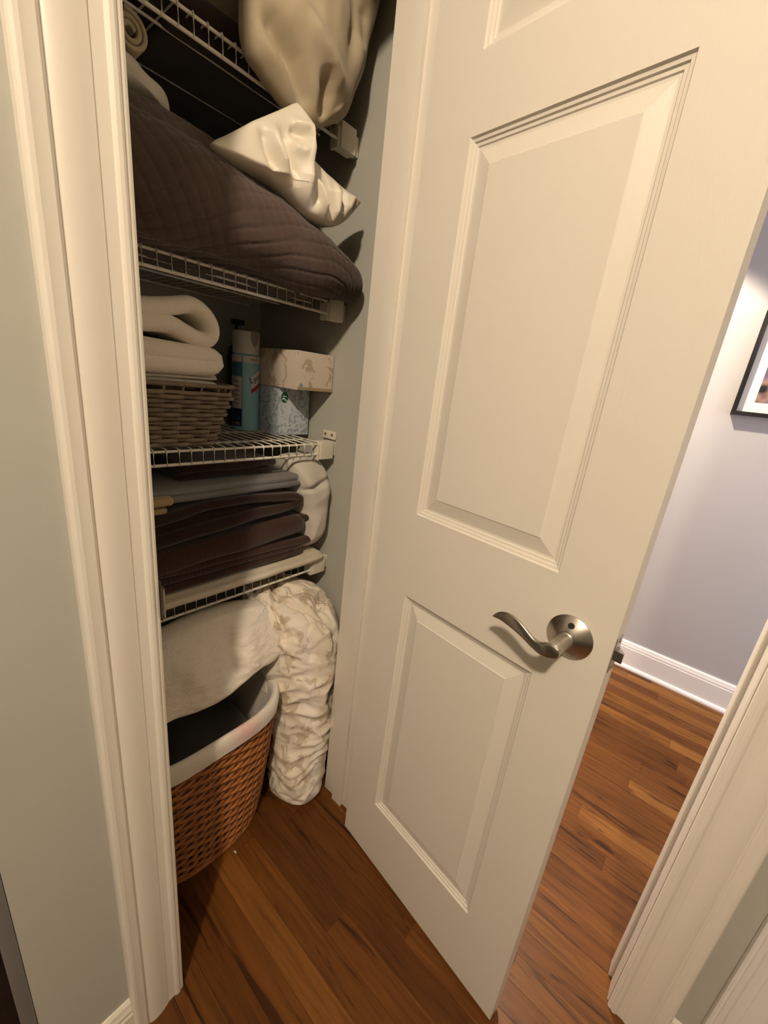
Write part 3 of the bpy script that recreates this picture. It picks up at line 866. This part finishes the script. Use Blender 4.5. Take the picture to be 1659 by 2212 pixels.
# spray can
cn = thing('spray_can', 'blue disinfectant spray can with a white cap beside the basket', 'spray can', (0.672, 1.088, BZ))
cc = Vector((0.672, 1.088, BZ)); ex, ey, ez = Vector((1, 0, 0)), Vector((0, 1, 0)), Vector((0, 0, 1)); cr = 0.037
V, F = lathe_data([(cr - .004, 0), (cr - .001, .0015), (cr, .004), (cr, .204), (cr - .0015, .207), (cr - .004, .209)], 64, (cc, ex, ey, ez))
body = mesh('body', V, F, 'canblue', cn, True, 40)
V, F = lathe_data([(cr - .004, .207), (cr - .0012, .2085), (cr - .0012, .262), (cr - .0022, .2655), (cr - .008, .2655), (cr - .008, .235)], 64, (cc, ex, ey, ez))
cap = mesh('cap', V, F, 'capwhite', cn, True, 40)
def band(name, a0, a1, z0, z1, mat, parent, dr=.0004, slant=0.0, n=16):
    V = []; F = []
    for i in range(n + 1):
        a = math.radians(a0 + (a1 - a0) * i / n)
        for zz, rr in ((z0, cr + dr), (z1, cr + dr), (z1, cr - .001), (z0, cr - .001)):
            V.append(cc + Vector((math.cos(a) * rr, math.sin(a) * rr, zz + slant * i / n)))
    for i in range(n):
        for k in range(4): F.append((i * 4 + k, i * 4 + (k + 1) % 4, i * 4 + 4 + (k + 1) % 4, i * 4 + 4 + k))
    F.append((0, 1, 2, 3)); F.append(tuple(n * 4 + k for k in range(4)))
    return mesh(name, V, F, mat, parent, True, 40)
# the camera sees the can from azimuth about 238 degrees (angles run anticlockwise from +x)
band('white_band', 130, 350, .186, .203, 'capwhite', body)
band('mid_blue_panel', 130, 224, .148, .186, 'canmid', body)
band('pale_text_panel', 130, 222, .062, .148, 'canpale', body)
band('navy_panel', 130, 222, .012, .062, 'cannavy', body)
for zz in (.132, .120, .108, .096, .084, .074):
    band('text_line', 170, 216 - (zz * 1000 % 7), zz, zz + .0045, 'cangrey', body, .0006)
band('seam_line', 222, 225, .008, .203, 'canmid', body, .0005, n=2)
band('logo_panel', 262, 310, .118, .150, 'capwhite', body, .0006, .022)
band('logo_stripe', 262, 310, .106, .117, 'canred', body, .0006, .018)
def can_text(name, txt, ang, z, size, mat, parent, roll=0.0):
    cu = bpy.data.curves.new(name, 'FONT'); cu.body = txt; cu.size = size; cu.align_x = 'CENTER'; cu.align_y = 'CENTER'; cu.extrude = .0002
    ot = bpy.data.objects.new(name, cu); col.objects.link(ot)
    dg = bpy.context.evaluated_depsgraph_get()
    me = bpy.data.meshes.new_from_object(ot.evaluated_get(dg)); col.objects.unlink(ot); bpy.data.objects.remove(ot)
    for v in me.vertices:
        x_, y_ = v.co.x * math.cos(roll) - v.co.y * math.sin(roll), v.co.x * math.sin(roll) + v.co.y * math.cos(roll)
        a = math.radians(ang) + x_ / cr
        rr = cr + .0007 + v.co.z
        v.co = cc + Vector((math.cos(a) * rr, math.sin(a) * rr, z + y_))
    me.materials.clear(); me.materials.append(M[mat])
    return link(bpy.data.objects.new(name, me), parent)
can_text('logo_letters', 'Lysol', 287, .147, .022, 'cannavy', body, 0.42)
can_text('upper_letters', 'KILLS', 272, .1945, .0085, 'cannavy', body)
can_text('lower_letters', 'OZ', 205, .020, .010, 'canpale', body)
can_text('emblem_ring', 'O', 205, .036, .014, 'canmid', body)
# notch in the cap shows the button
V = []; F = []
nn_ = 14
for i in range(nn_ + 1):
    f = i / nn_; a = math.radians(256 + 44 * f); zt_ = .2670; zb_ = .2655 - .038 * math.sin(math.pi * min(max((f + 0.06) / 1.06, 0), 1)) ** 0.6
    for zz, rr in ((zb_, cr - .0006), (zt_, cr - .0006), (zt_, cr - .004), (zb_, cr - .004)):
        V.append(cc + Vector((math.cos(a) * rr, math.sin(a) * rr, zz)))
for i in range(nn_):
    for k in range(4): F.append((i * 4 + k, i * 4 + (k + 1) % 4, i * 4 + 4 + (k + 1) % 4, i * 4 + 4 + k))
mesh('finger_notch', V, F, 'cangrey', cap, True, 40)

# dark pump bottle behind the can
pb = thing('pump_bottle', 'black pump bottle hidden behind the spray can', 'bottle', (0.700, 1.185, BZ))
pc_ = Vector((0.700, 1.185, BZ))
V, F = lathe_data([(.026, 0), (.028, .004), (.028, .20), (.020, .225), (.011, .235), (.011, .25), (.004, .252), (.004, .29)], 32, (pc_, ex, ey, ez)); mesh('bottle', V, F, 'black', pb, True, 40)
box('nozzle', 0.688, 0.718, 1.170, 1.196, BZ + .288, BZ + .302, 'black', pb, .003)

# tissue boxes
tb = thing('tissue_box', 'blue patterned cube tissue box with green oval sticker', 'tissue box', (0.763, 1.035, BZ))
bb = box('carton', 0.709, 0.818, 0.982, 1.090, BZ, BZ + .1320, 'boxblue', tb, .0015)
V, F = lathe_data([(.0001, 0), (.0120, 0), (.0122, .0003), (.0001, .0006)], 32, (Vector((0.7285, 0.9819, BZ + .1050)), ex, ez * 1.25, -ey)); st = mesh('green_sticker', V, F, 'green', tb, True, 40)
prism('white_swoosh', [(0.7200 + .017 * i / 10, BZ + .1010 + .0035 * math.sin(i / 10 * 5.5)) for i in range(11)] + [(0.7370 - .017 * i / 10, BZ + .0980 + .0025 * math.sin((10 - i) / 10 * 5.5)) for i in range(11)], 'y', 0.9808, 0.9813, 'whiteprint', st)
box('sticker_text', 0.7225, 0.7350, 0.9808, 0.9813, BZ + .1075, BZ + .1095, 'whiteprint', st)
tb2 = thing('tissue_box', 'flat beige leaf patterned tissue box on the blue cube', 'tissue box', (0.765, 1.01, BZ + .132))
box('carton', 0.704, 0.826, 0.897, 1.125, BZ + .1324, BZ + .2300, 'boxbeige', tb2, .0018)
for (xa, xb) in ((0.7045, 0.8255),):
    box('edge_band', xa, xb, 0.8964, 0.8972, BZ + .1335, BZ + .1410, 'tan', tb2)
V, F = lathe_data([(.0001, 0), (.0058, 0), (.0058, .0004), (.0001, .0006)], 20, (Vector((0.7160, 0.8969, BZ + .1440)), ex, ez, -ey)); mesh('blue_seal', V, F, 'bluedot', tb2, True, 40)
V, F = join([slab_data(0.728, 0.802, 0.93, 1.09, BZ + .2302, BZ + .2325, nu=16, nv=24)])
mesh('tissue_slot', V, F, 'whitecloth', tb2)

# ================================================================== FOURTH SHELF
S4 = ZD[3] + .0021
def w_front(v):
    if v.y < 0.868:
        v.z -= 0.004 * min(1, (0.868 - v.y) / .008)
    return v
V, F = slab_data(0.135, 0.800, 0.842, 1.16, S4 + .0005, S4 + .024, warp=w_soft(.0015, 12, 9, w_front), nu=60, nv=60)
tag(mesh('folded_sheet', V, F, 'linen'), 'cream folded sheet lining the lowest wire shelf', 'sheet')
z0 = S4 + .0245
def w_fan(zr_):
    def f(v):
        k = max(0, min(1, (0.76 - v.x) / .42)); v.z -= 0.010 * k * (v.z - z0) / .1
        return v
    return f
V, F = join([ribbon_data([(0.14, z0 + .012), (0.30, z0 + .012), (0.55, z0 + .013), (0.700, z0 + .017), (0.715, z0 + .024), (0.70, z0 + .031), (0.5, z0 + .033), (0.14, z0 + .034)], .019, 0.862, 1.12, warp=w_soft(.003, 9, 1)),
             ribbon_data([(0.14, z0 + .054), (0.30, z0 + .055), (0.50, z0 + .053), (0.66, z0 + .048), (0.745, z0 + .044), (0.775, z0 + .060), (0.776, z0 + .085), (0.755, z0 + .107), (0.715, z0 + .120)], lambda t: .019 + .004 * math.sin(3.1 * t), 0.860, 1.12, 90, warp=w_soft(.004, 9, 4)),
             slab_data(0.14, 0.728, 0.855, 1.11, z0 + .066, z0 + .132, 3.2, warp=w_soft(.006, 7, 6, lambda v: Vector((v.x, v.y, v.z - 0.020 * max(0, min(1, (0.72 - v.x) / .40))))))])
tag(mesh('ribbed_blanket', V, F, 'ribbed'), 'dark brown ribbed blanket folded at the bottom of the pile', 'blanket')
V, F = join([ribbon_data([(0.14, z0 + .124), (0.32, z0 + .132), (0.50, z0 + .146), (0.66, z0 + .158), (0.705, z0 + .168), (0.700, z0 + .182), (0.62, z0 + .190), (0.45, z0 + .196), (0.36, z0 + .185), (0.14, z0 + .165)], lambda t: .026 + .005 * math.sin(t * 7), 0.858, 1.10, 110, warp=w_soft(.005, 8, 2)),
             slab_data(0.14, 0.60, 0.875, 1.09, z0 + .130, z0 + .190, 3, warp=w_soft(.004, 8, 3))])
tag(mesh('fleece_blanket', V, F, 'choco'), 'chocolate fleece blanket folded above the ribbed one', 'blanket')
V, F = join([slab_data(0.20, 0.352, 0.862, 1.04, z0 + .192, z0 + .209, warp=w_soft(.002, 12, 2)), slab_data(0.20, 0.366, 0.858, 1.04, z0 + .209, z0 + .232, warp=w_soft(.003, 12, 8))])
tag(mesh('tan_sheet', V, F, 'tan'), 'small tan folded sheet at the left of the pile', 'sheet')
gp = thing('sheet_package', 'grey folded sheet set in clear plastic on the brown pile', 'sheet', (0.5, 1.0, z0 + .21))
V, F = join([slab_data(0.20, 0.752, 0.868, 1.13, z0 + .2105, z0 + .2290, warp=w_soft(.002, 8, 3)), slab_data(0.19, 0.742, 0.872, 1.13, z0 + .2280, z0 + .2480, warp=w_soft(.002, 8, 5))])
mesh('sheet', V, F, 'greysheet', gp)
m, nt, b = nmat('clear_plastic')
b.inputs['Roughness'].default_value = 0.12; b.inputs['Alpha'].default_value = 0.13; b.inputs['Base Color'].default_value = (0.8, 0.8, 0.8, 1)
vv = coords(nt); bump(nt, b, tex_noise(nt, vv, 30, 3), 0.5, 0.004)
M['clear'] = m
V, F = slab_data(0.185, 0.756, 0.8655, 1.135, z0 + .2095, z0 + .2500, warp=w_soft(.002, 14, 5)); mesh('plastic_bag', V, F, 'clear', gp)
V, F = join([slab_data(0.395, 0.640, 0.905, 1.10, z0 + .2505, z0 + .268, warp=w_soft(.004, 9, 2)), slab_data(0.400, 0.652, 0.90, 1.10, z0 + .266, z0 + .288, warp=w_soft(.005, 9, 6))])
tag(mesh('small_blanket', V, F, 'choco'), 'small dark brown folded cloth on the grey sheet package', 'blanket')
def d_s4(v, r, side, h):
    f = 0.010 * nz(v.x * 9, 4, v.z * 9) + 0.005 * nz(v.x * 22, 6, v.z * 30)
    f += -0.012 * math.exp(-((v.z - 0.955 - 0.3 * (v.x - .78)) / .008) ** 2)
    return Vector((v.x, v.y - f * (1 - r ** 5), v.z))
tag(puff('white_pillow', [(0.690, 1.018), (0.735, 1.028), (0.780, 1.020), (0.808, 1.002), (0.822, 0.965), (0.824, 0.90), (0.818, 0.83), (0.812, 0.775), (0.800, 0.745), (0.775, 0.737), (0.745, 0.745), (0.735, 0.80), (0.72, 0.88), (0.70, 0.95)], 0.925, 0.085, 0.10, 'whitecloth', disp=d_s4, center=(0.77, 0.88), nr=40, nt=160, p=3),
    'white pillow stuffed upright beside the brown blanket pile', 'pillow')

# ================================================================== CLOSET FLOOR
hp = thing('laundry_hamper', 'orange wicker laundry hamper with a white cloth liner', 'hamper', (0.39, 0.92, 0))
HN = 360; HS = 40; HH = 0.415
def hring(t, n=HN):
    e = 2.6 + 1.0 * t
    return rrect(0.375 - 0.005 * t, 0.925, 0.190 + 0.026 * t ** 0.8, 0.197 + 0.030 * t ** 0.8, e, n)
rows = 44
for i in range(rows):
    t = i / (rows - 1)
    ph = math.pi * (2 / 3) * i if True else 0
    zz = 0.008 + (HH - 0.02) * t
    V, F = tube_data(offset_ring(hring(t), .0050, HS * 1.0, ph, zz), .0047, 6, True)
    mesh('strand', V, F, 'willow', hp)
for k in range(HS):
    i = int((k + .5) * HN / HS)
    pp = [hring(t)[i] for t in (0, .25, .5, .75, 1)]
    if pp[0].y > 0.99 or pp[0].x < 0.22: continue
    tube('stake', [(p_.x, p_.y, 0.004 + (HH - .01) * t) for p_, t in zip(pp, (0, .25, .5, .75, 1))], .0033, 'willow', hp, 6)
V, F = tube_data([Vector((p_.x, p_.y, .007)) for p_ in hring(0.02, 160)], .0075, 8, True); mesh('base_rim', V, F, 'willow', hp)
# cloth liner: folded over the rim outside, down inside
lin = []
LN = 200
prof_l = [(1.045, HH - .034), (1.050, HH - .020), (1.050, HH - .004), (1.035, HH + .010), (1.005, HH + .014), (0.972, HH + .008), (0.955, HH - .01), (0.93, HH - .08), (0.88, HH - .22), (0.80, HH - .36), (0.3, HH - .38), (0.02, HH - .38)]
V = []; F = []
R1 = hring(1.0, LN); cH = Vector((0.37, 0.925, 0))
for i, (s, z) in enumerate(prof_l):
    for k, p_ in enumerate(R1):
        q = cH + (p_ - cH) * s
        wob = .004 * nz(q.x * 14, q.y * 14, i * .2) + .002 * nz(q.x * 45, q.y * 45, i * .4)
        d_ = (q - cH).normalized()
        V.append(Vector((q.x, q.y, z + (wob * 1.6 if i in (0, 1) else wob))) + d_ * (wob if s > .9 else 0))
for i in range(len(prof_l) - 1):
    for k in range(LN): F.append((i * LN + k, i * LN + (k + 1) % LN, (i + 1) * LN + (k + 1) % LN, (i + 1) * LN + k))
ln = mesh('liner', V, F, 'liner', hp)
# dark filling added in the hamper for the towel's shadow over dark plastic
def w_heap(v): 
    return v + Vector((0, 0, .03 * nz(v.x * 7, v.y * 7, 2.0)))
V, F = slab_data(0.205, 0.530, 0.770, 1.09, 0.16, 0.30, 4, 4, warp=w_heap)
tag(mesh('dark_filling', V, F, 'slate'), 'dark grey filling for shadow and dark plastic inside the wicker hamper', 'filling')
# terry towel heaped over the hamper
TERL = [(((0.44, 0.64), (0.455, 0.58), (0.435, 0.50)), .022, -.014), (((0.35, 0.62), (0.36, 0.53)), .03, .012), (((0.49, 0.64), (0.50, 0.58), (0.49, 0.51)), .024, .010), (((0.43, 0.475), (0.50, 0.492), (0.575, 0.512)), .006, -.006)]
def d_terry(v, r, side, h):
    f = 0.012 * nz(v.x * 7, 3, v.z * 7) + 0.0022 * nz(v.x * 45, 2, v.z * 85)
    if side == 0: f += crease(v, TERL)
    return Vector((v.x, v.y - f * (1 - r ** 10), v.z))
TO = [(0.17, 0.50), (0.17, 0.60), (0.20, 0.640), (0.316, 0.657), (0.363, 0.662), (0.419, 0.663), (0.492, 0.659), (0.562, 0.649), (0.570, 0.643), (0.587, 0.604), (0.596, 0.568), (0.600, 0.548), (0.608, 0.532), (0.606, 0.526), (0.564, 0.509), (0.530, 0.507), (0.492, 0.499), (0.440, 0.487), (0.402, 0.482), (0.347, 0.483), (0.289, 0.492), (0.22, 0.49)]
tag(puff('terry_towel', TO, 0.790, 0.026, 0.095, 'terry', disp=d_terry, nr=110, nt=420, center=(0.42, 0.565), p=5.0, q=0.5, tilt=(0.0, 0.40), even=True),
    'white terry towel heaped over the back of the wicker hamper', 'towel')

# rolled comforter standing in the corner
secs = [(0.006, 0.648, 0.742, 0.060, 0.070), (0.02, 0.650, 0.742, 0.072, 0.084), (0.06, 0.655, 0.745, 0.080, 0.090), (0.15, 0.664, 0.755, 0.088, 0.092), (0.27, 0.675, 0.775, 0.098, 0.098), (0.38, 0.682, 0.795, 0.108, 0.108),
        (0.47, 0.686, 0.812, 0.120, 0.120), (0.535, 0.686, 0.825, 0.128, 0.130), (0.585, 0.680, 0.845, 0.126, 0.130), (0.622, 0.665, 0.872, 0.112, 0.120), (0.645, 0.650, 0.900, 0.080, 0.095), (0.655, 0.645, 0.915, 0.030, 0.040)]
sm = spline([(a[0], a[1], a[2]) for a in secs], 150, False)
rr_ = spline([(a[3], a[4], a[0]) for a in secs], 150, False)
V = []; F = []; nt_ = 200
def gather(a, z):
    # horizontal gathered folds that wander up and down around the roll
    zz = z + 0.030 * nz(math.cos(a) * 1.2, math.sin(a) * 1.2, z * 4) + 0.035 * math.sin(a * 1.0 + 1.0)
    g = nz(math.cos(a) * 1.3, math.sin(a) * 1.3 + 5, zz * 24)
    g2 = nz(math.cos(a) * 2.6 + 9, math.sin(a) * 2.6, zz * 48)
    g = 0.6 - abs(g) * 2.0; g2 = 0.5 - abs(g2) * 1.8
    k = 0.55 + 0.9 * nz(math.cos(a) * 0.9 + 3, math.sin(a) * 0.9, z * 7)
    return (0.0125 * g + 0.0050 * g2) * max(0.25, min(1.25, k + 0.15))
for i in range(150):
    z, cx_, cy_ = sm[i]
    # radius interpolation by height
    for k in range(len(secs) - 1):
        if secs[k][0] <= z <= secs[k + 1][0] + 1e-6: break
    f = (z - secs[k][0]) / max(secs[k + 1][0] - secs[k][0], 1e-6); f = min(max(f, 0), 1)
    rx = secs[k][3] * (1 - f) + secs[k + 1][3] * f; ry = secs[k][4] * (1 - f) + secs[k + 1][4] * f
    for j in range(nt_):
        a = 2 * math.pi * j / nt_
        am = min(1, z / .05) * min(1, rx / .08)
        d_ = gather(a, z) * am + .012 * nz(math.cos(a) * 1.2, math.sin(a) * 1.2, z * 6)
        zz = z
        if z > .47:
            tt = min(1, (z - .47) / .08); px_, py_ = math.cos(a) * rx, math.sin(a) * ry
            cr_ = abs(nz(px_ * 17 + 2, py_ * 17, z * 6)) ; cr2 = abs(nz(px_ * 34, py_ * 34 + 7, z * 12))
            zz -= (.055 * (0.25 - cr_) * (cr_ < .25) + .020 * (.2 - cr2) * (cr2 < .2)) * 3.0 * tt * .55
            d_ -= .05 * max(0, .22 - cr_) * tt
        V.append(Vector((min(cx_ + (rx + d_) * math.cos(a), 0.8265), cy_ + (ry + d_) * math.sin(a), max(zz, .003))))
for i in range(149):
    for j in range(nt_): F.append((i * nt_ + j, i * nt_ + (j + 1) % nt_, (i + 1) * nt_ + (j + 1) % nt_, (i + 1) * nt_ + j))
F.append(tuple(range(nt_))); F.append(tuple(149 * nt_ + j for j in range(nt_)))
tag(mesh('rolled_comforter', V, F, 'duvet'), 'white floral comforter rolled up and standing beside the hamper', 'comforter')

# a crumb of paper on the floor
bm = bmesh.new(); add_box(bm, 0.413, 0.4165, 0.6985, 0.7060, 0.0, 0.0015, 0.0005)
tag(bm_obj('paper_scrap', bm, 'whiteprint'), 'tiny white paper scrap on the floor before the hamper', 'scrap')
